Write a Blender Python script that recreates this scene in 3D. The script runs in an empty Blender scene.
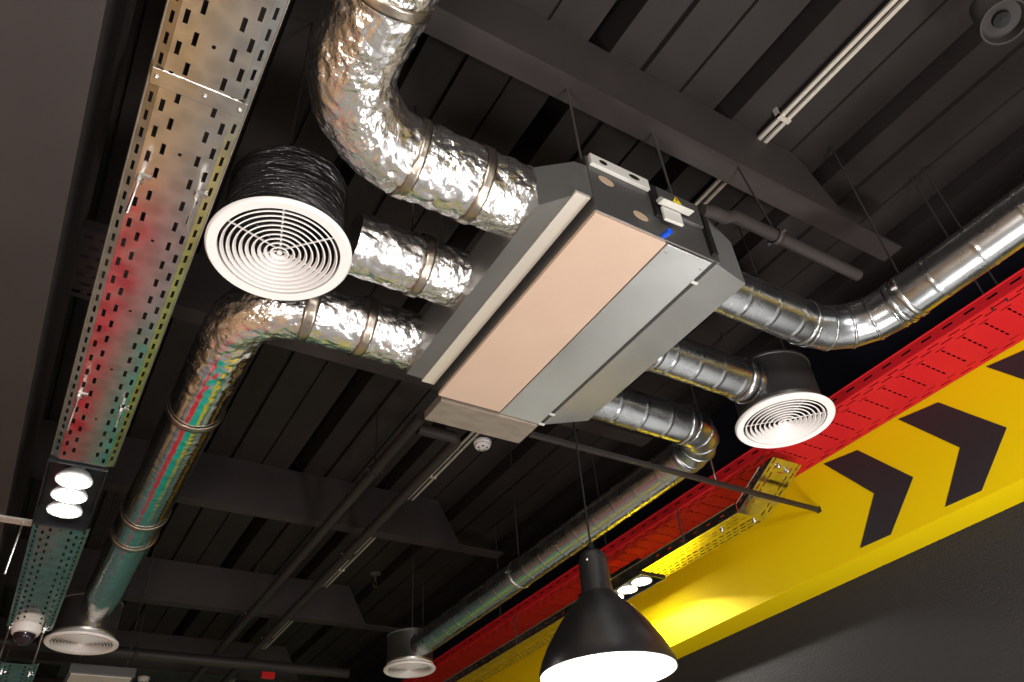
import bpy, bmesh, math, random
from mathutils import Vector, Matrix, noise
random.seed(7)
C = bpy.context.scene.collection
Z0 = 1.6                        # camera height above the floor
PI = math.pi
def V(x, y, z): return Vector((x, y, z + Z0))

# ------------------------------------------------------------------ materials
def mat(name, col, rough=.5, metal=0., bump=None, spec=.5, emit=None, var=None, rvar=None, coat=0.):
    m = bpy.data.materials.new(name); m.use_nodes = True
    nt = m.node_tree; b = nt.nodes['Principled BSDF']
    b.inputs['Base Color'].default_value = (*col, 1); b.inputs['Roughness'].default_value = rough
    b.inputs['Metallic'].default_value = metal; b.inputs['Specular IOR Level'].default_value = spec
    b.inputs['Coat Weight'].default_value = coat
    if emit: b.inputs['Emission Color'].default_value = (*emit[0], 1); b.inputs['Emission Strength'].default_value = emit[1]
    tc = nt.nodes.new('ShaderNodeTexCoord')
    def tex(scale, detail=4, sc=(1,1,1), kind='noise'):
        mp = nt.nodes.new('ShaderNodeMapping'); mp.inputs['Scale'].default_value = sc
        nt.links.new(tc.outputs['Object'], mp.inputs['Vector'])
        n = nt.nodes.new('ShaderNodeTexNoise' if kind == 'noise' else 'ShaderNodeTexVoronoi')
        n.inputs['Scale'].default_value = scale
        if kind == 'noise': n.inputs['Detail'].default_value = detail
        nt.links.new(mp.outputs['Vector'], n.inputs['Vector'])
        return n.outputs[0]
    if var:                     # (scale, low colour, high colour, axis scale, kind)
        r = nt.nodes.new('ShaderNodeValToRGB'); r.color_ramp.elements[0].position = .3; r.color_ramp.elements[1].position = .7
        r.color_ramp.elements[0].color = (*var[1], 1); r.color_ramp.elements[1].color = (*var[2], 1)
        nt.links.new(tex(var[0], 5, var[3] if len(var) > 3 else (1,1,1), var[4] if len(var) > 4 else 'noise'), r.inputs[0])
        nt.links.new(r.outputs[0], b.inputs['Base Color'])
    if rvar:                    # (scale, low, high)
        r = nt.nodes.new('ShaderNodeMapRange'); r.inputs[1].default_value = .3; r.inputs[2].default_value = .7
        r.inputs[3].default_value = rvar[1]; r.inputs[4].default_value = rvar[2]
        nt.links.new(tex(rvar[0]), r.inputs[0]); nt.links.new(r.outputs[0], b.inputs['Roughness'])
    if bump:                    # (scale, strength, distance, axis scale, kind)
        bn = nt.nodes.new('ShaderNodeBump'); bn.inputs['Strength'].default_value = bump[1]; bn.inputs['Distance'].default_value = bump[2]
        nt.links.new(tex(bump[0], 3, bump[3] if len(bump) > 3 else (1,1,1), bump[4] if len(bump) > 4 else 'noise'), bn.inputs['Height'])
        nt.links.new(bn.outputs[0], b.inputs['Normal'])
    return m
M = dict(
 deck=mat('deck_paint', (.020,.0165,.0155), .6, var=(3,(.0215,.0175,.0162),(.0275,.0222,.0205)), spec=.2),
 beam=mat('beam_paint', (.036,.029,.027), .6, var=(4,(.033,.0265,.0247),(.040,.032,.030)), spec=.25),
 pipe=mat('pipe_paint', (.032,.026,.024), .5, spec=.3),
 bulk=mat('bulkhead_paint', (.038,.032,.03), .6, var=(2,(.034,.0285,.0265),(.043,.036,.034)), spec=.25),
 dark=mat('dark_wall_plaster', (.028,.026,.026), .75, bump=(85,.7,.008), spec=.2),
 black=mat('black_paint', (.01,.01,.01), .6, spec=.2),
 blackg=mat('black_gloss_enamel', (.014,.014,.015), .32, spec=.5),
 yellow=mat('yellow_paint', (.72,.52,.002), .6, spec=.08, var=(1.5,(.71,.51,.002),(.73,.535,.002))),
 arrow=mat('arrow_black', (.02,.017,.02), .5),
 red=mat('red_paint', (.50,.011,.016), .6, spec=.15),
 galv=mat('galvanised_steel', (.62,.62,.60), .28, 1., rvar=(9,.2,.36), var=(14,(.55,.55,.54),(.68,.68,.66),(1,1,1),'voronoi')),
 galvs=mat('satin_galvanised_sheet', (.72,.73,.72), .33, 1., rvar=(5,.28,.4)),
 spiral=mat('spiral_duct_steel', (.46,.475,.485), .27, 1., rvar=(7,.23,.31), bump=(5,.04,.004)),
 tray=mat('tray_steel', (.66,.65,.62), .17, 1., rvar=(11,.13,.26), var=(16,(.58,.57,.54),(.72,.71,.68),(1,1,1),'voronoi')),
 foil=mat('aluminium_foil', (.92,.90,.88), .24, 1., bump=(44,1.,.011,(1,1,1),'noise')),
 foils=mat('aluminium_foil_smooth', (.90,.88,.86), .14, 1., bump=(30,.35,.009)),
 tape=mat('foil_tape', (.46,.40,.33), .3, 1., bump=(60,.4,.003)),
 film=mat('black_wrap_film', (.022,.02,.02), .2, bump=(20,1.,.016,(1,1,6)), spec=.8),
 drum=mat('dark_grey_drum', (.05,.047,.046), .4, .3),
 drumg=mat('dull_steel_drum', (.38,.37,.35), .32, .95),
 beige=mat('beige_insulation_sheet', (.50,.36,.268), .5, var=(6,(.488,.35,.26),(.512,.37,.276)), spec=.3),
 drip=mat('drip_tray_sheet', (.30,.25,.20), .42, .5, var=(9,(.26,.215,.17),(.34,.285,.23),(1,3,1))),
 caseg=mat('casing_grey_steel', (.12,.115,.11), .42, .6),
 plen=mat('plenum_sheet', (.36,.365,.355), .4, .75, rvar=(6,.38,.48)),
 pale=mat('reflector_pale', (.62,.64,.64), .5),
 navy=mat('dark_navy_paint', (.008,.009,.02), .5),
 wallt=mat('wall_tan', (.36,.23,.12), .6),
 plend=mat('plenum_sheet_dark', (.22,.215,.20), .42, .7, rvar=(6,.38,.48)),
 barm=mat('bar_paint', (.022,.018,.017), .45, spec=.3),
 white=mat('white_plastic', (.86,.82,.79), .4),
 label=mat('white_cover', (.8,.79,.76), .4),
 blue=mat('blue_cap', (.01,.08,.6), .35),
 warn=mat('warning_yellow', (.9,.65,.0), .5),
 rust=mat('tape_tan', (.42,.30,.20), .6),
 rodd=mat('dark_rod', (.045,.04,.038), .45, .3),
 rod=mat('zinc_rod', (.6,.58,.55), .3, 1.),
 channel=mat('zinc_channel', (.78,.72,.62), .35, .55),
 lensb=mat('lamp_lens', (1,1,1), .3, emit=((1,.97,.92), 40.)),
 bulbm=mat('bulb_glow', (1,1,1), .3, emit=((1,.96,.9), 14.)),
 inner=mat('white_enamel', (.9,.9,.88), .35),
 glass=mat('smoked_dome', (.02,.012,.02), .08),
 cover=mat('lamp_diffuser_grey', (.55,.53,.48), .5),
 redled=mat('red_sign', (.6,.01,.01), .4),
 floor=mat('floor_concrete', (.17,.17,.175), .5, var=(1.5,(.145,.145,.15),(.195,.195,.20))),
 floorr=mat('floor_red', (.40,.008,.018), .4), floorg=mat('floor_green', (.0,.26,.19), .4), floort=mat('floor_tan_wood', (.40,.25,.11), .45, var=(3,(.33,.20,.085),(.46,.29,.13),(1,.2,1))), floory=mat('floor_yellow_reflector', (.55,.40,.003), .4),
 teal=mat('wall_teal', (.10,.26,.25), .6), wallr=mat('wall_dark_grey', (.06,.055,.05), .6),
 wood=mat('counter_laminate', (.8,.78,.74), .4),
)
def patchy(m, sc, lo, hi):      # creases come in patches with smoother foil between
    nt = m.node_tree; bn = next(n for n in nt.nodes if n.type == 'BUMP')
    tc = next(n for n in nt.nodes if n.type == 'TEX_COORD')
    n = nt.nodes.new('ShaderNodeTexNoise'); n.inputs['Scale'].default_value = sc; n.inputs['Detail'].default_value = 2
    r = nt.nodes.new('ShaderNodeMapRange'); r.inputs[1].default_value = .38; r.inputs[2].default_value = .62
    r.inputs[3].default_value = lo; r.inputs[4].default_value = hi
    nt.links.new(tc.outputs['Object'], n.inputs['Vector']); nt.links.new(n.outputs[0], r.inputs[0]); nt.links.new(r.outputs[0], bn.inputs['Strength'])
patchy(M['foil'], 6, .3, 1.); patchy(M['foils'], 5, .06, .35)
# ------------------------------------------------------------------ object helpers
ORG = {}
def finish(o, label=None, cat=None, group=None, kind=None):
    if label: o['label'] = label
    if cat: o['category'] = cat
    if group: o['group'] = group
    if kind: o['kind'] = kind
    return o
def thing(name, loc, label, cat, group=None):
    o = bpy.data.objects.new(name, None); C.objects.link(o); o.empty_display_size = .05
    o.location = loc; ORG[o] = Vector(loc)
    return finish(o, label, cat, group)
def obj(name, bm, m, parent=None, smooth=False, org=None, solid=0, label=None, bevel=0, mats=None):
    if parent is not None: og = ORG[parent]
    else:
        if org is None:
            xs = [v.co for v in bm.verts]; n = len(xs)
            org = (sum(c.x for c in xs)/n, sum(c.y for c in xs)/n, sum(c.z for c in xs)/n)
        og = Vector(org)
    bmesh.ops.translate(bm, verts=bm.verts, vec=-og)
    bmesh.ops.recalc_face_normals(bm, faces=bm.faces)
    me = bpy.data.meshes.new(name); bm.to_mesh(me); bm.free()
    for mm in (mats or [m]): me.materials.append(mm)
    if smooth:
        me.shade_smooth()
        try: me.set_sharp_from_angle(angle=math.radians(smooth if smooth is not True else 40))
        except Exception: pass
    o = bpy.data.objects.new(name, me); C.objects.link(o)
    if parent is None: o.location = og
    else: o.parent = parent
    ORG[o] = og
    if solid:
        md = o.modifiers.new('thick', 'SOLIDIFY'); md.thickness = solid; md.offset = 0
    if bevel:
        md = o.modifiers.new('bev', 'BEVEL'); md.width = bevel; md.segments = 2; md.limit_method = 'ANGLE'
    if label: o['label'] = label
    return o
NB = bmesh.new
def box(bm, a, b):
    (x0,y0,z0),(x1,y1,z1) = a, b
    vs = [bm.verts.new(V(x,y,z)) for x in (x0,x1) for y in (y0,y1) for z in (z0,z1)]
    for f in ((0,1,3,2),(4,6,7,5),(0,4,5,1),(2,3,7,6),(0,2,6,4),(1,5,7,3)): bm.faces.new([vs[i] for i in f])
    return bm
def bx(*ab):
    bm = NB()
    for k in range(0, len(ab), 2): box(bm, ab[k], ab[k+1])
    return bm
def hexa(bm, p, q):          # prism between two rings of points (tuples, camera-relative)
    a = [bm.verts.new(V(*t)) for t in p]; b = [bm.verts.new(V(*t)) for t in q]
    n = len(a)
    for i in range(n): bm.faces.new((a[i], a[(i+1)%n], b[(i+1)%n], b[i]))
    bm.faces.new(a[::-1]); bm.faces.new(b)
    return bm
def frames(pts):
    P = [Vector(p) for p in pts]; T = []
    for i in range(len(P)):
        d = P[min(i+1,len(P)-1)] - P[max(i-1,0)]; T.append(d.normalized())
    u = Vector((0,0,1)) if abs(T[0].z) < .9 else Vector((1,0,0))
    n = (u - T[0]*u.dot(T[0])).normalized(); N = []
    for i in range(len(P)):
        n = (n - T[i]*n.dot(T[i])).normalized(); N.append(n.copy())
    return P, T, N
def tube(bm, pts, r, seg=16, cap=True, closed=False):   # pts already world coordinates; r number or f(i, angle, point)
    P, T, N = frames(pts); rings = []
    for i in range(len(P)):
        b = T[i].cross(N[i]); ring = []
        for k in range(seg):
            a = 2*PI*k/seg; d = N[i]*math.cos(a) + b*math.sin(a)
            rr = r(i, a, P[i] + d*.14) if callable(r) else r
            ring.append(bm.verts.new(P[i] + d*rr))
        rings.append(ring)
    for i in range(len(rings)-1):
        for k in range(seg):
            bm.faces.new((rings[i][k], rings[i][(k+1)%seg], rings[i+1][(k+1)%seg], rings[i+1][k]))
    if cap: bm.faces.new(rings[0][::-1]); bm.faces.new(rings[-1])
    return bm
def tb(pts, r, seg=16, cap=True): return tube(NB(), [V(*p) for p in pts], r, seg, cap)
def lathe(bm, prof, c, seg=48, mi=None):       # prof: (radius, height above c); c camera-relative
    c = V(*c); rings = []
    for r, h in prof:
        if r < 1e-5: rings.append([bm.verts.new(c + Vector((0,0,h)))])
        else: rings.append([bm.verts.new(c + Vector((r*math.cos(2*PI*k/seg), r*math.sin(2*PI*k/seg), h))) for k in range(seg)])
    for i in range(len(rings)-1):
        A, B = rings[i], rings[i+1]
        for k in range(seg):
            k2 = (k+1) % seg
            if len(A) == 1 and len(B) == 1: continue
            if len(A) == 1: bm.faces.new((A[0], B[k2], B[k]))
            elif len(B) == 1: bm.faces.new((A[k], A[k2], B[0]))
            else: bm.faces.new((A[k], A[k2], B[k2], B[k]))
    return bm
def lt(prof, c, seg=48): return lathe(NB(), prof, c, seg)
def arc_path(p0, corner, p1, rad, step=.012, nb=None):
    p0, c, p1 = V(*p0), V(*corner), V(*p1)
    d0 = (p0-c).normalized(); d1 = (p1-c).normalized()
    a = c + d0*rad; b = c + d1*rad; o = c + d0*rad + d1*rad
    out = []
    def line(s, e):
        n = max(1, int((e-s).length/step))
        for i in range(n): out.append(s.lerp(e, i/n))
    line(p0, a)
    n = nb or max(3, int(rad*PI/2/step))
    for i in range(n):
        t = PI/2*i/n; out.append(o - d1*rad*math.cos(t) - d0*rad*math.sin(t))
    line(b, p1); out.append(p1)
    return out
def ring_band(bm, P, i0, i1, r, seg=48):       # a short sleeve round a path
    return tube(bm, P[i0:i1+1], r, seg, False)
def perf(bm, cols, s0, s1, t0, t1, T):
    """sheet from s0..s1 across and t0..t1 along with rows of slots; cols = [(s_centre, s_width, pitch, length, phase)]; T(s,t)->world"""
    def q(a, b, c, d):
        if b-a < 1e-6 or d-c < 1e-6: return
        bm.faces.new([bm.verts.new(T(*p)) for p in ((a,c),(b,c),(b,d),(a,d))])
    s = s0
    for sc, w, pitch, ln, ph in sorted(cols):
        q(s, sc-w/2, t0, t1); t = t0
        k = math.ceil((t0 + ln/2 - ph)/pitch)
        while True:
            c = ph + k*pitch
            if c + ln/2 > t1: break
            q(sc-w/2, sc+w/2, t, c-ln/2); t = c + ln/2; k += 1
        q(sc-w/2, sc+w/2, t, t1); s = sc + w/2
    q(s, s1, t0, t1)
    return bm
DECK = 3.08
def deckz(x):
    k = (x - .446*DECK) % .735
    return DECK + (.27 if k < .117 else .035 if .285 <= k < .313 else .02 if .52 <= k < .536 else 0)
def rod(name, x, y, z0, z1, r, parent, m='rod', label=None):
    if z1 == DECK: z1 = deckz(x)
    return obj(name, tb([(x,y,z0),(x,y,z1)], r, 8), M[m], parent, True, label=label)
def sph(bm, c, r, sz=1.0, seg=20):
    n = 8
    return lathe(bm, [(r*math.sin(PI*i/n), -r*sz*math.cos(PI*i/n)) for i in range(n+1)], c, seg)

# ------------------------------------------------------------------ setting
XL, XR, YB, YF = -3.2, 3.97, -7.0, 12.2
def struct(name, bm, m, **k):
    return finish(obj(name, bm, m, **k), kind='structure')
# corrugated deck: wide pans, a deep groove every .73 m and a thin seam halfway
def deck():
    bm = NB(); prof = []
    x = XL; per = .735; g0 = .446*DECK
    k0 = math.floor((XL-g0)/per); k = k0
    prof.append((XL-.1, DECK))
    while True:
        a = g0 + k*per; k += 1
        if a > XR: break
        if a < XL: continue
        prof += [(a, DECK), (a+.012, DECK+.27), (a+.105, DECK+.27), (a+.117, DECK)]
        s = a + .285
        prof += [(s, DECK), (s+.004, DECK+.035), (s+.024, DECK+.035), (s+.028, DECK)]
        s = a + .52
        prof += [(s, DECK), (s+.003, DECK+.02), (s+.013, DECK+.02), (s+.016, DECK)]
    prof.append((XR+.1, DECK))
    lo = [(bm.verts.new(V(x,YB-.1,z)), bm.verts.new(V(x,YF+.1,z))) for x, z in prof]
    for a, b in zip(lo, lo[1:]): bm.faces.new((a[0], b[0], b[1], a[1]))
    top = [bm.verts.new(V(*p)) for p in ((XL-.1,YB-.1,DECK+.3),(XR+.1,YB-.1,DECK+.3),(XR+.1,YF+.1,DECK+.3),(XL-.1,YF+.1,DECK+.3))]
    bm.faces.new(top)
    return bm
struct('ceiling', deck(), M['deck'])
struct('floor', bx((XL-.1,YB-.1,-1.7),(XR+.1,YF+.1,-1.6)), M['floor'])
struct('wall_back', bx((XL-.1,YB-.1,-1.6),(XR+.1,YB,DECK+.2)), M['wallr'])
struct('wall_far', bx((XL-.1,YF,-1.6),(XR+.1,YF+.1,DECK)), M['teal'])
struct('wall_left', bx((XL-.1,YB,-1.6),(XL,YF,DECK+.2)), M['wallt'])
struct('wall_right', bx((XR,YB,-1.6),(XR+.1,YF,DECK+.2)), M['dark'])
struct('trim_1', bx((-1.4,5.2,-1.6),(-.02,YF,-1.597)), M['floorr'])
struct('trim_2', bx((.02,7.2,-1.6),(1.9,YF,-1.597)), M['floorg'])
struct('trim_5', bx((2.9,7.2,-1.6),(3.9,YF,-1.597)), M['floorg'])
struct('trim_8', bx((XL,-1.0,-1.6),(-.04,5.2,-1.597)), M['floort'])
struct('trim_6', bx((1.9,5.0,-1.6),(2.9,YF,-1.597)), M['floory'])  # unseen lane added so the ducts mirror a yellow stripe
struct('trim_7', bx((XR-.012,YB,2.2),(XR,YF,DECK)), M['navy'])
struct('pale_reflector_right', bx((XR-.03,YB,-1.6),(XR,YF,.35)), M['pale'])  # unseen pale lower wall added to brighten reflections in the steel panels
# bulkhead at the left edge of the picture
struct('trim_3', bx((XL,YB,1.95),(-.275,YF,2.55)), M['bulk'])
# yellow fascia
XW = 3.73
fas = finish(obj('trim_4', bx((XW,YB,1.555),(XR,YF,2.2)), M['yellow']), kind='structure')
def arrows():
    for dy in (0, -1, -2, -3):
        d = dy*.525
        # measured corners of the middle chevron (y, z)
        q = [(2.385,2.132),(2.150,2.097),(1.915,1.805),(2.155,1.588),(2.352,1.594),(2.155,1.826)]
        bm = NB(); hexa(bm, [(XW-.0025, y+d, z) for y, z in q], [(XW, y+d, z) for y, z in q])
        obj('arrow', bm, M['arrow'], fas, label='black chevron painted on the yellow fascia')
arrows()
# steel beams across the deck
def beam(y, x0=-2.9, x1=3.3, zb=2.7):
    bm = NB()
    y0, y1 = y, y+.113
    p = [(x0,zb),(x1,zb),(x1,zb+.016),(2.88,zb+.016),(2.68,DECK),(x0,DECK)]
    hexa(bm, [(x,y0,z) for x,z in p], [(x,y1,z) for x,z in p])
    struct('ceiling_beam', bm, M['beam'])
for k in range(-1, 6): beam(1.247 + 2.04*k)

# ------------------------------------------------------------------ ceiling unit
U = thing('ceiling_air_unit', V(1.5,1.84,1.9), 'long grey metal air conditioning unit hung from the ceiling with a beige bottom panel', 'air conditioner')
x0, x1, y0, y1, zb, zt = 1.225, 1.79, 1.254, 2.43, 1.9, 2.205
obj('casing', bx((x0,y0,zb+.012),(x1,y1,zt)), M['caseg'], U, bevel=.004)
obj('bottom_panel', bx((1.222,1.258,1.897),(1.528,2.42,1.914)), M['beige'], U, bevel=.002, label='beige bottom panel')
g = obj('access_panel', bx((1.534,1.258,1.897),(1.742,2.43,1.914)), M['galvs'], U, bevel=.002, label='plain grey steel access panel')
for (x,y) in ((1.555,1.29),(1.725,1.30)):
    obj('screw', lt([(0,-.003),(.006,-.003),(.006,0)], (x,y,1.897), 10), M['rod'], g, True)
obj('drip_tray', hexa(NB(), [(1.243,2.432,1.886),(1.737,2.432,1.886),(1.737,2.60,1.886),(1.243,2.60,1.886)],
                      [(1.243,2.432,1.93),(1.737,2.432,1.93),(1.737,2.60,1.93),(1.243,2.60,1.93)]), M['drip'], U, bevel=.003, label='brownish grey drip tray plate')
# left plenum (steps out, then slopes down to the ducts)
bm = NB()
sec = [(1.222,1.254,2.43,1.975,2.14),(1.17,1.256,2.425,1.967,2.135),(1.048,1.332,2.365,1.920,2.115)]
rings = [[(x,a,lo),(x,b,lo),(x,b,hi),(x,a,hi)] for x,a,b,lo,hi in sec]
R = [[bm.verts.new(V(*p)) for p in r] for r in rings]
for A, B in zip(R, R[1:]):
    for i in range(4): bm.faces.new((A[i], A[(i+1)%4], B[(i+1)%4], B[i]))
bm.faces.new(R[0]); bm.faces.new(R[-1])
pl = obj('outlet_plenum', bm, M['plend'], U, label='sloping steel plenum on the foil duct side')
bm = bx((1.147,1.25,1.954),(1.206,2.428,1.966)); 
obj('lip', bm, M['channel'], pl)
# right plenum
bm = NB()
sec = [(1.762,1.254,2.43,1.9,2.19),(1.978,1.312,2.36,1.94,2.17)]
rings = [[(x,a,lo),(x,b,lo),(x,b,hi),(x,a,hi)] for x,a,b,lo,hi in sec]
hexa(bm, rings[0], rings[1])
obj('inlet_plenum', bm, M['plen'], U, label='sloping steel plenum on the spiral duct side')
for cy in (1.36,2.33,2.418): obj('clip', bx((1.738,cy,1.894),(1.768,cy+.011,1.9)), M['cover'], U)
# near end face: bracket, control box, gaskets, cover, cap, warning label, tape marks
br = obj('mounting_bracket', bx((1.235,1.238,2.150),(1.50,1.2535,2.205)), M['cover'], U, bevel=.002)
for cx, kx in ((1.29,1.), (1.43,1.4)):
    ring = [(cx+.018*kx*math.cos(2*PI*k/12), 2.178+.011*math.sin(2*PI*k/12)) for k in range(12)]
    obj('slot', hexa(NB(), [(x,1.2365,z) for x,z in ring], [(x,1.238,z) for x,z in ring]), M['black'], br)
obj('control_box', bx((1.53,1.236,2.06),(1.735,1.2535,2.185)), M['caseg'], U, bevel=.003)
obj('gasket', bx((1.502,1.238,2.02),(1.528,1.2535,2.185)), M['black'], U)
obj('gasket', bx((1.742,1.234,1.93),(1.764,1.2535,2.14)), M['black'], U)
bm = NB(); hexa(bm, [(1.50,1.225,2.056),(1.65,1.225,2.066),(1.65,1.19,2.06),(1.50,1.19,2.05)], [(1.50,1.2315,2.083),(1.65,1.2315,2.093),(1.65,1.205,2.088),(1.50,1.205,2.08)])
hexa(bm, [(1.515,1.2325,1.985),(1.605,1.2325,1.992),(1.605,1.2325,2.058),(1.515,1.2325,2.053)], [(1.515,1.22,1.985),(1.605,1.22,1.992),(1.605,1.22,2.058),(1.515,1.22,2.053)])
obj('terminal_cover', bm, M['cover'], U, bevel=.004, label='small white terminal cover')
obj('drain_cap', tb([(1.517,1.2535,1.926),(1.518,1.218,1.918)], .0115, 16), M['blue'], U, True, label='small blue drain cap')
bm = NB(); hexa(bm, [(1.60,1.2345,2.135),(1.645,1.2345,2.138),(1.622,1.2345,2.172)], [(1.60,1.2358,2.135),(1.645,1.2358,2.138),(1.622,1.2358,2.172)])
wl = obj('warning_label', bm, M['warn'], U, label='yellow triangular warning label')
obj('warning_mark', bx((1.619,1.2338,2.146),(1.6255,1.2345,2.162)), M['black'], wl)
for cx, cz in ((1.30,2.10),(1.43,1.985)):
    bm = NB(); n = 14
    ring = [(cx+.032*math.cos(2*PI*k/n)+.008*math.sin(2*PI*k/n), cz+.017*math.sin(2*PI*k/n)-.008*math.cos(2*PI*k/n)) for k in range(n)]
    hexa(bm, [(x,1.252,z) for x,z in ring], [(x,1.2541,z) for x,z in ring])
    obj('tape_patch', bm, M['rust'], U)
for x, y, zz in ((1.247,1.30,2.7),(1.69,1.30,2.7),(1.243,2.40,DECK),(1.69,2.40,DECK)): rod('hanger_rod', x, y, 2.2, zz, .005, U)

# ------------------------------------------------------------------ foil ducts
def crumple(R0, amp, fs=1.0):
    def f(i, a, p):
        q = p*fs
        n1 = 1-2*abs(noise.noise(q*9)); n2 = 1-2*abs(noise.noise(q*21+Vector((5,1,2)))); n3 = noise.noise(q*44)
        n0 = noise.noise(q*4+Vector((9,9,9)))
        c = noise.voronoi(q*15)[0]
        e = min(1., (c[1]-c[0])*2.2)                      # sharp crease lines between cells
        return R0 + amp*(n0*.75 + n1*.45 + n2*.4 + n3*.25 - .75*(1-e))
    return f
def foil_duct(name, P, R0, amp, bands, label, near=None, mat_='foil', ampf=None, hang=(.45,), split=0):
    t = thing(name, P[0], label, 'air duct', 'foil covered ducts')
    fn = crumple(R0, amp)
    if ampf:
        def g(i, a, p):
            k = ampf(i/len(P)); return R0*(1-.16*max(0,(i/len(P)-.9)/.1)) + (fn(i,a,p)-R0)*k
    else: g = fn
    if split:
        k = int(split*len(P))
        obj('duct_sleeve', tube(NB(), P[:k+1], g, 128, False), M['foil'], t, 60)
        g2 = lambda i, a, p: g(i+k, a, p)
        obj('duct_sleeve', tube(NB(), P[k:], g2, 88), M[mat_], t, 60)
    else: obj('duct_sleeve', tube(NB(), P, g, 128), M[mat_], t, 60)
    for q in hang:
        c = P[int(q*(len(P)-1))]; bm = NB(); tube(bm, [c+Vector((0,0,R0*.9)), Vector((c.x,c.y,deckz(c.x)+Z0))], .004, 8); obj('hanger_rod', bm, M['rodd'], t, True)
    for b in bands:
        i = int(b*(len(P)-1)); i1 = min(len(P)-1, i+4)
        bm = NB(); tube(bm, P[i:i1+1], lambda j, a, p: R0 + .0065 + .002*noise.noise(p*30), 64, False)
        obj('tape_band', bm, M['tape'], t, True, solid=.003)
    return t
ZD = 2.065
PA = arc_path((1.05,1.458,ZD), (.347,1.458,ZD), (.347,-.6,ZD), .30, .009)
foil_duct('foil_duct', PA, .131, .0068, (.06,.148,.40,.62), 'crumpled silver foil duct bending over the top edge of the photo')
PB = [V(1.05-.009*i,1.897,ZD) for i in range(int((1.05-.605)/.009)+1)]
foil_duct('foil_duct', PB, .115, .0062, (.35,), 'short straight foil duct from the large white round vent to the unit')
PC = arc_path((1.05,2.325,ZD), (.373,2.325,ZD), (.350,5.955,ZD), .24, .010)
foil_duct('foil_duct', PC, .122, .0062, (.05,.105,.335,.60,.67), 'long foil duct bending away to the small vent at bottom left', mat_='foils', split=.20, ampf=lambda s: 1. if s < .20 else max(.10, 1-(s-.20)*9))

# ------------------------------------------------------------------ spiral ducts
ZS = 2.055
def spiral_r(P, R0, pitch, skip=None):
    L = [0.]
    for a, b in zip(P, P[1:]): L.append(L[-1] + (b-a).length)
    def f(i, a, p):
        s = (L[i] + 0*a) % pitch
        return R0 + (.0018 if s < .013 else 0.)
    return f
def gored(p0, corner, p1, rad, n=4):
    p0, c, p1 = V(*p0), V(*corner), V(*p1)
    d0 = (p0-c).normalized(); d1 = (p1-c).normalized(); o = c + d0*rad + d1*rad
    pts = []
    for i in range(n+1):
        t = PI/2*i/n; pts.append(o - d1*rad*math.cos(t) - d0*rad*math.sin(t))
    return p0, pts, p1
def straight(a, b, step=.0065):
    n = max(2, int((b-a).length/step)); return [a.lerp(b, i/n) for i in range(n+1)]
def collar(t, c, axis, R0, w=.02, name='collar', up=.006):
    d = Vector(axis)
    P = [c - d*w/2, c - d*w/6, c + d*w/6, c + d*w/2]
    bm = NB(); tube(bm, P, lambda i,a,p: R0 + (.0015 if i in (0,3) else up), 40, False)
    return obj(name, bm, M['spiral'], t, True, solid=.002)
def clamp(t, c, axis, R0, rodz=None):
    d = Vector(axis); bm = NB(); tube(bm, [c-d*.012, c+d*.012], R0+.004, 40, False)
    o = obj('clamp', bm, M['rod'], t, True, solid=.003)
    side = d.cross(Vector((0,0,1)))
    for s in (-1, 1):
        e = c + side*s*(R0+.012); b2 = NB(); tube(b2, [e-d*.012, e+d*.012], .009, 8); obj('bolt', b2, M['rod'], o, True)
    b2 = NB(); top = c + Vector((0,0,R0+.004)); tube(b2, [top, Vector((c.x,c.y,deckz(c.x)+Z0))], .005, 8); obj('hanger_rod', b2, M['rodd'], t, True)
def spiral_duct(y, R0, corner_x, y1, rad, label, clamps, up):
    t = thing('spiral_duct', V(1.95,y,ZS), label, 'air duct', 'bare spiral steel ducts')
    a, pts, b = gored((1.945,y,ZS), (corner_x,y,ZS), (corner_x,y1,ZS), rad)
    S = straight(a, pts[0]); obj('duct_run', tube(NB(), S, spiral_r(S,R0,.155), 56, False), M['spiral'], t, True)
    # gored elbow: raised seam at each mitre
    E = []
    for i, p in enumerate(pts):
        E.append(p)
    el = NB(); tube(el, [a.lerp(pts[0], .999)] + pts[0:] + [pts[-1].lerp(b, .001)], R0+.001, 56, False)
    eo = obj('elbow', el, M['spiral'], t, 25)
    for i, p in enumerate(pts):
        q = pts[min(i+1,len(pts)-1)] - pts[max(i-1,0)]; q.normalize()
        collar(eo, p, q, R0, .012, 'seam', .004)
    S = straight(pts[-1], b); obj('duct_run', tube(NB(), S, spiral_r(S,R0,.20), 56, False), M['spiral'], t, True)
    collar(t, a+Vector((.02,0,0)), (1,0,0), R0, .04)
    collar(t, pts[0]-Vector((.03,0,0)), (1,0,0), R0, .03); 
    dy = 1 if y1 > y else -1
    collar(t, pts[-1]+Vector((0,.03*dy,0)), (0,1,0), R0, .03)
    for cy in clamps: clamp(t, V(corner_x,cy,ZS), (0,1,0), R0)
    return t
spiral_duct(1.458, .097, 2.79, -1.2, .26, 'bright spiral steel duct sweeping up to the right photo edge', (1.12,-.5), -1)
spiral_duct(2.325, .097, 2.79, 5.93, .20, 'long spiral steel duct running beside the red tray to the far small vent', (4.3,), 1)
t = thing('spiral_duct', V(1.99,1.897,ZS), 'short spiral steel duct from the unit to the white vent by the red tray', 'air duct', 'bare spiral steel ducts')
S = straight(V(1.945,1.897,ZS), V(2.63,1.897,ZS)); obj('duct_run', tube(NB(), S, spiral_r(S,.097,.14), 56, False), M['spiral'], t, True)
collar(t, V(2.01,1.897,ZS), (1,0,0), .097, .04); collar(t, V(2.56,1.897,ZS), (1,0,0), .097, .05, up=.01); collar(t, V(2.60,1.897,ZS), (1,0,0), .097, .02, up=.012)

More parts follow.
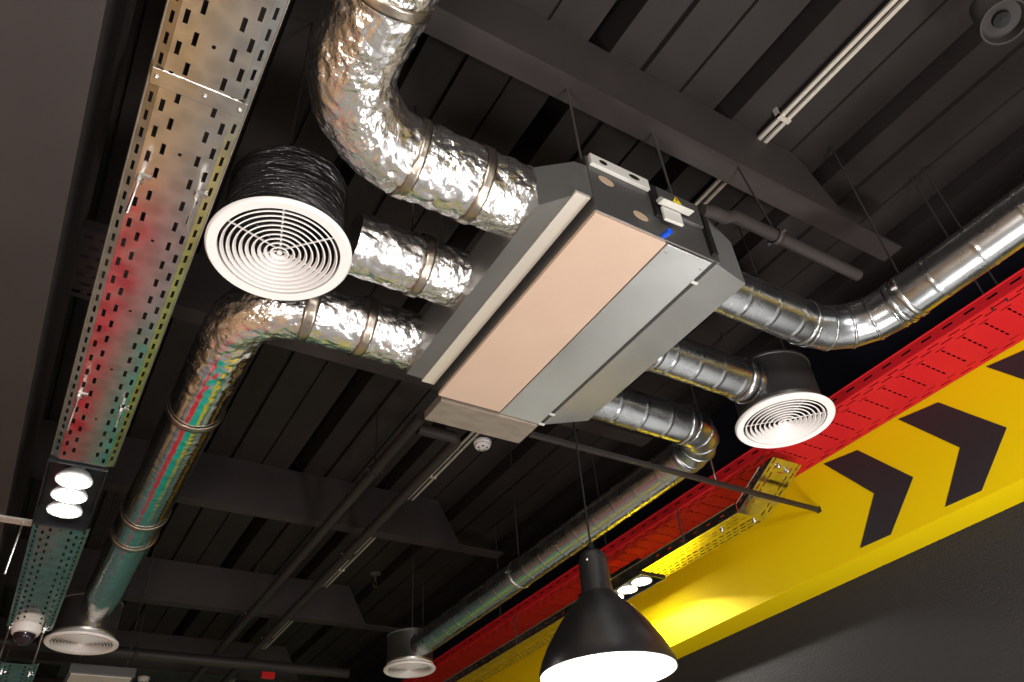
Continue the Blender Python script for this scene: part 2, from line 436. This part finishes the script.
# ------------------------------------------------------------------ round vents
def vent(x, y, zr, R, h, Rd, dm, label, film=False, nring=8, rim=False):
    t = thing('round_vent', V(x,y,zr), label, 'air vent', 'round white ceiling vents')
    obj('frame', lt([(R*.835,.012),(R*.84,.0),(R*.97,-.004),(R,.004),(R*1.0,.012),(R*.9,.03),(Rd+.004,.04),(Rd+.004,.03),(R*.835,.012)], (x,y,zr), 72), M['white'], t, 50)
    bm = NB(); r = R*.80; st = r/(nring+.55)
    for k in range(nring):
        ro = r - st*k; ri = ro - st*.45
        lathe(bm, [(ro,-.002),(ro,.0),(ri,.0135),(ri-.001,.0115),(ro-.004,-.002),(ro-.0035,-.003),(ro,-.002)], (x,y,zr), 64)
    lathe(bm, [(0,.0),(st*.45,.002),(st*.4,.012),(0,.014)], (x,y,zr), 24)
    lv = obj('louvre', bm, M['white'], t, 50)
    bm = NB()
    for k in range(6):
        a = PI/3*k - PI*.578; d = Vector((math.cos(a), math.sin(a), 0)); c = V(x,y,zr+.018)
        tube(bm, [c + d*.012, c + d*R*.82], .0035, 6)
    obj('spoke', bm, M['white'], lv)
    if film:
        bm = NB(); n = 40; P = [V(x,y,zr+.028+h*i/n) for i in range(n+1)]
        tube(bm, P, lambda i,a,p: Rd + .008*(1-2*abs(noise.noise(Vector((p.x*5,p.y*5,p.z*42)))))+.004*noise.noise(p*9), 96, False)
        lathe(bm, [(0,h+.026),(Rd-.004,h+.026)], (x,y,zr), 48); lathe(bm, [(0,h-.01),(Rd-.016,h-.01),(Rd-.016,.03),(Rd-.004,.029)], (x,y,zr), 48)
        obj('drum', bm, dm, t, 60, label='plenum drum wrapped in wrinkled black film')
    else:
        pr = [(0,h-.02),(Rd-.008,h-.02),(Rd-.008,.03),(Rd,.03),(Rd,.045),(Rd+.004,.05),(Rd+.004,.06),(Rd,.065),(Rd,h),(Rd+.004,h+.003),(Rd+.004,h+.014),(Rd-.006,h+.014),(0,h+.012)]
        obj('drum', lt(pr, (x,y,zr), 64), dm, t, 40)
    rod('hanger_rod', x-.06, y-.17, zr+h*.95, DECK, .004, t, 'rodd')
    return t
vent(.369, 1.905, 1.9, .240, .29, .2, M['film'], 'large white round ceiling vent on a black wrapped drum beside the perforated tray', film=True, nring=9)
vent(2.805, 1.91, 1.888, .234, .272, .198, M['drum'], 'bright white round vent on a dark drum in front of the red tray', nring=8)
vent(.327, 6.13, 1.885, .235, .275, .2, M['drumg'], 'small far round vent at the end of the long foil duct', nring=9)
vent(2.775, 6.06, 1.9, .215, .27, .19, M['drumg'], 'small far round vent at the end of the long spiral duct', nring=9)

# ------------------------------------------------------------------ left perforated tray
def left_tray(ya, yb, label, strap=None, studs=(), zr=1.9):
    t = thing('cable_tray', V(-.01,(ya+yb)/2,zr), label, 'cable tray', 'perforated steel trays')
    xl, xr = -.108, .088
    cols = [(-.09,.0145,.0975,.045,1.30),(-.057,.0145,.0975,.045,1.255),(.04,.0145,.0975,.045,1.255),(.072,.0145,.0975,.045,1.206),(-.01,.011,.388,.012,1.255)]
    bm = perf(NB(), [(c,w*.85,p,l*.92,h) for c,w,p,l,h in cols], xl, xr, ya, yb, lambda s,tt: V(s,tt,zr))
    obj('base_sheet', bm, M['tray'], t, solid=.0025)
    for sg, xa in ((-1,xl),(1,xr)):
        bm = perf(NB(), [(.015,.010,.0655,.036,1.225)], 0, .033, ya, yb, lambda s,tt: V(xa+sg*s*.93, tt, zr+.002+s*.30))
        obj('side_flange', bm, M['tray'], t, solid=.0025)
        bm = NB(); tube(bm, [V(xa+sg*.032,ya,zr+.012), V(xa+sg*.032,yb,zr+.012)], .003, 6); obj('rolled_edge', bm, M['rod'], t, True)
    if strap:
        s = obj('joint_strap', bx((-.135,strap-.027,zr-.0045),(.115,strap+.027,zr-.0015)), M['tray'], t, bevel=.002)
        for x in (-.12,.005,.1): obj('bolt', sph(NB(), (x,strap,zr-.006), .007, .8, 12), M['rod'], s, True)
    for x, y, ln in studs:
        s = rod('threaded_rod', x, y, zr-ln, DECK, .0045, t)
        obj('nut', lt([(0,-.006),(.011,-.006),(.011,.006),(0,.006)], (x,y,zr-.012), 6), M['rod'], s)
        b = bx((x-.004,y-.02,zr-.006),(x+.03,y-.006,zr-.002)); obj('washer_plate', b, M['rod'], s)
    return t
left_tray(-.6, 3.60, 'long perforated steel cable tray with red and green reflections, left of the large vent', 1.41, ((-.095,1.785,.16),(.069,1.775,.155),(-.095,3.04,.17),(.069,3.08,.09)))
left_tray(4.32, 5.99, 'short far perforated tray with a teal sheen beyond the three glowing lamps', None, ((-.122,5.965,.27),(.075,5.965,.27)))
left_tray(6.75, 8.6, 'piece of perforated tray in the bottom left corner of the photo', None, ((-.1,7.0,.02),(.08,7.0,.02)))

# triple spotlight housings
def triple(xc, ya, yb, wx, zr, ys, label, xo=0, q=1.):
    t = thing('triple_spotlight', V(xc,(ya+yb)/2,zr), label, 'spotlight', 'triple round lamp housings')
    a, b = xc-wx/2, xc+wx/2; d = .004; hh = .11
    obj('housing', bx((a,ya,zr),(a+d,yb,zr+hh),(b-d,ya,zr),(b,yb,zr+hh),(a+d,ya,zr),(b-d,ya+d,zr+hh),(a+d,yb-d,zr),(b-d,yb,zr+hh),(a+d,ya+d,zr+hh-d),(b-d,yb-d,zr+hh)), M['blackg'], t)
    for y in ys:
        c = (xc+xo, y, zr+.012)
        h = obj('lamp_head', lt([(a_*q, b_) for a_, b_ in [(.056,-.004),(.063,-.006),(.066,.0),(.063,.008),(.05,.035),(.024,.06),(.02,.09),(0,.09),(0,.05),(.02,.05),(.044,.03),(.056,.004),(.056,-.004)]], c, 40), M['inner'], t, 40)
        obj('lens', lt([(a_*q, b_) for a_, b_ in [(0,-.012),(.02,-.0115),(.045,-.007),(.056,-.001)]], c, 40), M['lensb'], h, True, label='glowing round lens')
    return t
triple(-.02, 3.615, 4.305, .25, 1.885, (3.78,3.945,4.115), 'black housing with three glowing round lamps between the left perforated trays', q=1.25)
triple(3.415, 3.66, 4.35, .214, 1.885, (3.78,3.935,4.09), 'black housing with dazzling round lamps against the yellow fascia beside the pendant', q=1.1)

# ------------------------------------------------------------------ red tray on the fascia
def red_tray():
    zr, xa, xb, ya, yb = 2.15, 3.322, 3.722, -1.2, 10.5
    t = thing('cable_tray', V(3.52,4,zr), 'wide bright red perforated cable tray running along the yellow fascia', 'cable tray')
    p = .1155; ph = 1.249
    cols = [(xa+.028,.009,p,.062,ph),(xa+.052,.009,p,.062,ph+.055),(xa+.085,.007,p,.05,ph),(xa+.40-.028,.009,p,.062,ph+.05),(xa+.40-.06,.007,p,.05,ph)]
    cols += [(xa+.112+.042*k,.030,p,.010,ph) for k in range(5)]
    obj('base_sheet', perf(NB(), cols, xa, xb, ya, yb, lambda s,tt: V(s,tt,zr)), M['red'], t, solid=.002)
    obj('side_flange', perf(NB(), [(.034,.012,p,.055,ph)], 0, .062, ya, yb, lambda s,tt: V(xa,tt,zr+s)), M['red'], t, solid=.002)
    bm = NB(); tube(bm, [V(xa,ya,zr+.062), V(xa,yb,zr+.062)], .005, 8); obj('rolled_edge', bm, M['red'], t, True)
    obj('side_flange', perf(NB(), [(.034,.012,p,.055,ph)], 0, .05, ya, yb, lambda s,tt: V(xb,tt,zr+s)), M['red'], t, solid=.002)
    for y in (-.4,.98,1.05,2.5,4.0,5.5,7.): rod('hanger_rod', xa+.02, y, zr-.02, DECK, .005, t, 'rodd')
    obj('cable_tie', tb([(3.64,.80,2.148),(3.66,.85,2.135),(3.62,.90,2.135)], .004, 8), M['label'], t, True)
red_tray()
# galvanised tray under it with an upward bend at its near end
def tray2():
    zr, xa, xb = 1.9, 3.30, 3.53
    t = thing('cable_tray', V(3.42,3,zr), 'galvanised perforated tray by the yellow fascia with its near end bent upward', 'cable tray', 'perforated steel trays')
    def path(tt):            # distance along -> (y, z)
        if tt < .39: return 2.393+.347*tt/.39, 2.081-.181*tt/.39
        return 2.74+(tt-.39), zr
    cols = [(xa+.022,.009,.06,.04,.02),(xa+.055,.009,.06,.04,.05),(xa+.175,.009,.06,.04,.05),(xa+.208,.009,.06,.04,.02)]
    cols2 = cols + [(xa+.09,.009,.06,.04,.02),(xa+.14,.009,.06,.04,.02)]
    T = lambda s,tt: V(s, *path(tt))
    o = obj('riser_sheet', perf(NB(), cols + [(xa+.115,.05,.17,.006,.08)], xa, xb, .0, .39, T), M['tray'], t, solid=.0025)
    obj('base_sheet', perf(NB(), cols2, xa, xb, .39, 1.305, T), M['tray'], t, solid=.0025)
    obj('base_sheet', perf(NB(), cols2, xa, xb, 2.01, 6.5, T), M['tray'], t, solid=.0025)
    def up(x):
        def f(q, tt):
            if tt >= .39: y, z = path(tt); return V(x, y, z+q)
            y = path(tt)[0] + q/.05*.11*(1-tt/.39)
            return V(x, y, 2.081-.181*(y-2.393)/.347+q)
        return f
    for x in (xa, xb):
        obj('side_flange', perf(NB(), [(.03,.008,.06,.035,.03)], 0, .05, 0, .38, up(x)), M['tray'], t, solid=.0025)
        obj('side_flange', perf(NB(), [(.03,.008,.12,.03,.03)], 0, .06, .39, 6.5, up(x)), M['tray'], t, solid=.0025)
        f = up(x); bm = NB(); tube(bm, [f(.05,q) for q in (0,.19,.38)], .004, 8); tube(bm, [f(.06,.40), f(.06,6.5)], .004, 8)
        obj('rolled_edge', bm, M['rod'], t, True)
    obj('crossbar', tb([(xa+.01,2.62,zr+.045),(xb-.01,2.62,zr+.045)], .011, 10), M['rod'], t, True)
    for x, y, z in ((xa+.07,2.43,zr+.155),(xa+.15,2.44,zr+.148),(xa+.07,2.95,zr-.006),(xa+.17,2.78,zr-.006)):
        obj('bolt', sph(NB(), (x,y,z), .013, 1., 10), M['rod'], t, True)
    for y in (3.2,5.2): rod('hanger_rod', xa-.008, y, zr, 2.14, .005, t, 'rodd')
tray2()
# square bar carrying that tray
t = thing('support_bar', V(2.8,2.515,1.87), 'dark square steel bar crossing from the unit to the yellow fascia', 'bar')
obj('bar', bx((1.745,2.506,1.885),(XW-.003,2.53,1.909)), M['barm'], t, bevel=.003)
obj('end_plate', bx((XW-.005,2.502,1.881),(XW,2.534,1.913)), M['black'], t)
rod('hanger_rod', 2.93, 2.518, 1.909, DECK, .005, t)

# ------------------------------------------------------------------ pendant lamp
def pendant(x, y, zr, R, label):
    t = thing('pendant_lamp', V(x,y,zr), label, 'lamp')
    s = R/.25
    out = [(.25,0),(.2495,.012),(.237,.05),(.217,.09),(.188,.136),(.159,.18),(.126,.22),(.098,.25),(.076,.275),(.062,.289)]
    inn = [(r-.004, h) for r, h in out][::-1]
    obj('shade', lt([(r*s,h*s) for r,h in out] + [(.0,.286*s)], (x,y,zr), 72), M['blackg'], t, 35)
    obj('shade_lining', lt([(0,.28*s)] + [(r*s,h*s-.001) for r,h in inn], (x,y,zr), 72), M['inner'], t, 35, label='white enamel inside of the shade')
    obj('collar', lt([(.0,.27*s),(.063*s,.281*s),(.063*s,.29*s),(.060*s,.30*s),(.057*s,.42*s),(.050*s,.445*s),(.034*s,.46*s),(.0,.465*s)], (x,y,zr), 48), M['blackg'], t, 35)
    k = obj('cord_grip', lt([(.014*s,.46*s),(.013*s,.49*s),(.006*s,.50*s),(0,.50*s)], (x,y,zr), 20), M['black'], t, True)
    obj('screw', sph(NB(), (x-.05*s,y-.028*s,zr+.41*s), .006, 1, 8), M['rod'], k, True)
    b = NB(); lathe(b, [(0,.05*s),(.05*s,.055*s),(.075*s,.09*s),(.07*s,.14*s),(.04*s,.19*s),(.03*s,.24*s),(0,.25*s)], (x,y,zr), 32)
    obj('bulb', b, M['bulbm'], t, True)
    rod('cord', x, y, zr+.49*s, DECK, .0045, t, 'black')
    return t
pendant(1.975, 2.467, .834, .271, 'glossy black bell pendant lamp glowing white underneath')

# ------------------------------------------------------------------ channels, pipes, small fittings
t = thing('strut_channel', V(2.42,3,3.0), 'pale double lipped steel channel running straight along the deck', 'channel')
xs = 2.418
obj('channel_rail', bx((xs-.030,YB+.1,3.03),(xs-.011,YF-.2,3.042),(xs+.011,YB+.1,3.03),(xs+.030,YF-.2,3.042)), M['channel'], t)
obj('channel_back', bx((xs-.030,YB+.1,3.042),(xs+.030,YF-.2,3.055)), M['barm'], t, label='inside of the channel with its shade put in as dark colour')  # slot shade put into the colour of this strip
for y in (1.10,2.9,4.9,6.9): obj('clip', bx((xs-.05,y-.012,3.02),(xs+.032,y+.012,3.03),(xs-.05,y-.012,3.02),(xs-.042,y+.012,DECK)), M['channel'], t)
def pipe_thing(name, paths, r, label, clamps=(), cat='pipe', m='pipe', ztop=DECK, tilt=0):
    t = thing(name, V(*paths[0][0]), label, cat)
    for p in paths:
        obj('pipe_run', tube(NB(), p if isinstance(p[0], Vector) else [V(*q) for q in p], r, 20), M[m], t, 50)
    for x, y, z, ax in clamps:
        d = Vector(ax); c = V(x,y,z); bm = NB(); tube(bm, [c-d*.014, c+d*.014], r+.006, 24, False)
        o = obj('clamp', bm, M[m], t, True, solid=.004)
        sd = d.cross(Vector((0,0,1)))
        for s in (-1,1): b2 = NB(); tube(b2, [c+sd*s*(r+.004), c+sd*s*(r+.022)], .010, 8); obj('lug', b2, M[m], o, True)
        b2 = NB(); tube(b2, [c+Vector((0,0,r)), Vector((c.x,c.y+tilt,(ztop if ztop != DECK else deckz(c.x))+Z0))], .005, 8); obj('hanger_rod', b2, M['rodd'], t, True)
    return t
zp = 2.55
pipe_thing('ceiling_pipe', [[(1.65,9.3,zp),(1.65,3.48,zp)]], .036, 'dark painted pipe below the deck, nearer the long foil duct', ((1.65,4.2,zp,(0,1,0)),(1.65,7.0,zp,(0,1,0))))
pipe_thing('ceiling_pipe', [arc_path((1.97,9.3,zp),(1.97,3.62,zp),(1.69,3.62,zp),.06,.05,8)], .036, 'dark painted pipe with an elbow below the drip tray, nearer the channel', ((1.97,5.5,zp,(0,1,0)),(1.97,7.6,zp,(0,1,0))))
bm = arc_path((2.66,1.222,2.19),(1.80,1.222,2.19),(1.80,1.222,2.13),.04,.03,6)
pipe_thing('drain_pipe', [[V(2.66,1.222,2.205), V(1.92,1.222,2.205), V(1.86,1.222,2.165), V(1.80,1.222,2.165), V(1.74,1.228,2.15)]], .026, 'brown insulated pipe leaving the near end of the unit to the right', ((2.16,1.222,2.205,(1,0,0)),), ztop=2.7, tilt=.045)
def detector(x, y, label, zr=DECK):
    t = thing('smoke_detector', V(x,y,zr-.06), label, 'smoke detector', 'round white smoke detectors')
    obj('base', lt([(0,0),(.068,0),(.068,-.018),(.06,-.022),(0,-.022)], (x,y,zr), 40), M['white'], t, 40)
    h = obj('sensor_head', lt([(0,-.02),(.058,-.02),(.062,-.03),(.060,-.042),(.052,-.05),(.02,-.054),(0,-.054)], (x,y,zr), 40), M['white'], t, 40)
    bm = NB()
    for k in range(5):
        a = 2*PI*k/5+.3; q = []
        for s in (0, .55): q.append((x+.034*math.cos(a+s), y+.034*math.sin(a+s)))
        tube(bm, [V(q[0][0],q[0][1],zr-.052), V(q[1][0],q[1][1],zr-.052)], .006, 6)
    obj('vent_slot', bm, M['black'], h)
detector(2.565, 4.34, 'white round smoke detector on the deck just beyond the drip tray')
detector(.454*2.9, 3.60*2.9, 'white round smoke detector at the bottom edge of the photo', 2.9)
struct('ceiling_beam', bx((.4,10.2,2.9),(2.2,10.7,DECK)), M['beam'])
def sprinkler(x, y, label):
    t = thing('sprinkler', V(x,y,DECK-.1), label, 'sprinkler', 'fire sprinklers under the deck')
    obj('stem', tb([(x,y,DECK-.09),(x,y,DECK)], .012, 12), M['caseg'], t, True)
    obj('rose', lt([(0,0),(.055,0),(.055,-.012),(.03,-.025),(0,-.025)], (x,y,DECK), 28), M['caseg'], t, True)
    bm = NB()
    for s in (-1,1): tube(bm, [V(x+s*.012,y,DECK-.09), V(x+s*.022,y,DECK-.115), V(x,y,DECK-.14)], .003, 6)
    lathe(bm, [(0,-.14),(.022,-.14),(.022,-.143),(0,-.143)], (x,y,DECK), 16)
    obj('deflector', bm, M['rod'], t, True)
sprinkler(2.80, 2.321*3.0, 'grey fire sprinkler under the dark deck left of the long spiral duct')
# dome camera on the far tray
t = thing('dome_camera', V(-.025,5.90,1.83), 'white dome security camera under the far end of the left tray', 'camera')
obj('housing', lt([(0,0),(.085,0),(.088,-.03),(.08,-.055),(.066,-.058),(0,-.058)], (-.025,5.90,1.898), 40), M['white'], t, 40)
obj('dome', lt([(.066,-.056),(.062,-.08),(.048,-.105),(.025,-.12),(0,-.124)], (-.025,5.90,1.898), 40), M['glass'], t, True, label='smoked dark dome')
# strut bracket with a stud by the bulkhead
t = thing('strut_bracket', V(-.3,4.43,1.94), 'pale slotted strut bracket between the left bulkhead and the lamp housing', 'bracket')
obj('strut', perf(NB(), [(4.43,.012,.05,.02,-.2)], 4.40, 4.46, -.56, -.15, lambda s,tt: V(tt,s,1.9438)), M['channel'], t, solid=.012)
rod('threaded_rod', -.19, 4.43, 1.66, 1.943, .0055, t)
# perforated tray seen crosswise between bulkhead and left tray
def cross_tray():
    zr = 2.4; t = thing('cable_tray', V(-.2,2.9,zr), 'dark perforated tray in the gap right of the left bulkhead', 'cable tray')
    cols = [(2.66+.06*k,.02,.06,.035,-.30+(.03 if k%2 else 0)) for k in range(7)]
    obj('base_sheet', perf(NB(), cols, 2.62, 3.06, -.30+.027, .02, lambda s,tt: V(tt,s,zr)), M['barm'], t, solid=.003)
    for y in (2.62,3.06): obj('side_flange', bx((-.272,y-.002,zr),(.02,y+.002,zr+.05)), M['barm'], t)
    for y in (2.7,2.98): rod('hanger_rod', -.1, y, zr, DECK, .005, t)
cross_tray()
# black spotlight at the top right corner
t = thing('track_spotlight', V(2.5,.23,2.6), 'black track spotlight in the top right corner of the photo', 'spotlight')
def tilt_tube(c, d, prof, seg=32):
    c = V(*c); d = Vector(d).normalized(); u = d.orthogonal().normalized(); w = d.cross(u); bm = NB(); rs = []
    for r, h in prof:
        rs.append([bm.verts.new(c + d*h + (u*math.cos(2*PI*k/seg)+w*math.sin(2*PI*k/seg))*max(r,.0005)) for k in range(seg)])
    for A, B in zip(rs, rs[1:]):
        for k in range(seg): bm.faces.new((A[k],A[(k+1)%seg],B[(k+1)%seg],B[k]))
    return bm
dr = (-.25,-.1,-1)
obj('lamp_body', tilt_tube((2.52,.24,2.66), dr, [(0,-.14),(.055,-.14),(.06,-.10),(.08,.0),(.085,.06),(.078,.06),(.07,.02),(.0,.015)]), M['pipe'], t, 40)
obj('lens', tilt_tube((2.52,.24,2.66), dr, [(0,.03),(.03,.035),(.032,.02)]), M['black'], t, True)
obj('arm', tb([(2.52,.24,2.78),(2.56,.25,2.92),(2.55,.25,DECK-.03)], .012, 10), M['pipe'], t, True)
obj('canopy', lt([(0,0),(.06,0),(.06,-.03),(0,-.03)], (2.55,.25,DECK), 28), M['pipe'], t, 40)
# rectangular lamp and a cross pipe far back at the bottom edge
t = thing('ceiling_lamp', V(.57,7.1,1.9), 'pale rectangular ceiling lamp cut by the bottom edge of the photo', 'lamp')
obj('housing', bx((.33,6.86,1.9),(.80,7.25,1.97)), M['caseg'], t, bevel=.004)
obj('diffuser', bx((.35,6.88,1.892),(.78,7.23,1.9)), M['cover'], t)
for x in (.4,.74): rod('hanger_rod', x, 7.05, 1.97, DECK, .004, t)
pipe_thing('ceiling_pipe', [[(-.2,8.1,2.45),(3.0,8.1,2.45)]], .05, 'dark cross pipe at the far end of the deck', ((.9,8.1,2.45,(1,0,0)),))
t = thing('red_sign', V(2.35,8.0,2.34), 'tiny red box hanging below the far cross pipe', 'sign')
obj('sign_box', bx((2.07,7.98,2.30),(2.2,8.02,2.36)), M['redled'], t, bevel=.004)
rod('hanger_rod', 2.18, 8.0, 2.36, 2.42, .004, t)

# ------------------------------------------------------------------ lights
def light(kind, name, loc, energy, col, **k):
    l = bpy.data.lights.new(name, kind); l.energy = energy; l.color = col
    for a, v in k.items(): setattr(l, a, v)
    o = bpy.data.objects.new(name, l); C.objects.link(o); o.location = V(*loc); return o
def aim(o, tgt):
    d = V(*tgt) - o.location; o.rotation_euler = d.to_track_quat('-Z', 'Y').to_euler()
WARM = (1, .955, .90)
k = light('AREA', 'rear_key_light', (.2,-5.6,-.1), 200, (1,.965,.945), shape='RECTANGLE', size=2.0, size_y=1.2); aim(k, (1.2,2.0,2.2))  # unseen key light added behind the camera, no window is built there
for x, y, e in ((-.75,.55,40),(1.7,-.5,42),(2.6,1.2,36)):
    k = light('AREA', 'low_fill_light', (x,y,-.75), e, (1,.965,.945), shape='DISK', size=.55); k.rotation_euler = (PI,0,0)  # added upward fill light below the view, no table lamp stands here
for y in (3.78,3.935,4.09): light('SPOT', 'spot_bulb', (3.42,y,1.872), 18, (1,.97,.9), spot_size=math.radians(141), spot_blend=.06, shadow_soft_size=.02)
for y in (3.78,3.945,4.115): light('SPOT', 'spot_bulb', (-.02,y,1.872), 14, (1,.95,.88), spot_size=math.radians(120), spot_blend=.3, shadow_soft_size=.03)
light('SPOT', 'pendant_or_fill_spot', (1.975,2.467,.86), 40, WARM, spot_size=math.radians(150), spot_blend=.3, shadow_soft_size=.06)
for x, y, e in ((3.0,2.7,60),(.6,4.6,60),(-1.5,2.2,70),(-1.6,6.6,90),(1.6,8.8,90),(-1.6,9.2,90),(2.9,5.6,60)):
    light('SPOT', 'pendant_or_fill_spot', (x,y,.55), e, WARM, spot_size=math.radians(150), spot_blend=.4, shadow_soft_size=.12)  # added unseen spots for floor bounce and reflections, no pendants hang here
w = bpy.data.worlds.new('world'); bpy.context.scene.world = w; w.use_nodes = True
w.node_tree.nodes['Background'].inputs[0].default_value = (.02,.02,.025,1)

# ------------------------------------------------------------------ camera
a, b, c, f = .59212214, .67664261, -.08719549, 764.53
ca, sa, cb, sb, cc, sc = math.cos(a), math.sin(a), math.cos(b), math.sin(b), math.cos(c), math.sin(c)
fw = Vector((sa*cb, ca*cb, sb)); r0 = Vector((ca,-sa,0)); u0 = r0.cross(fw)
rt = r0*cc + u0*sc; upv = u0*cc - r0*sc
cam = bpy.data.cameras.new('camera'); co = bpy.data.objects.new('camera', cam); C.objects.link(co)
mw = Matrix.Identity(4)
for i in range(3): mw[i][0], mw[i][1], mw[i][2] = rt[i], upv[i], -fw[i]
mw.translation = V(0,0,0); co.matrix_world = mw
cam.sensor_width = 36; cam.lens = f*36/1024; cam.clip_start = .02
sc_ = bpy.context.scene; sc_.camera = co
sc_.view_settings.view_transform = 'Standard'; sc_.view_settings.look = 'None'; sc_.view_settings.gamma = 1
sc_.view_settings.exposure = .6; sc_.view_settings.use_curve_mapping = False
sc_.cycles.max_bounces = 8; sc_.cycles.diffuse_bounces = 4; sc_.cycles.glossy_bounces = 5
sc_.cycles.sample_clamp_indirect = 6
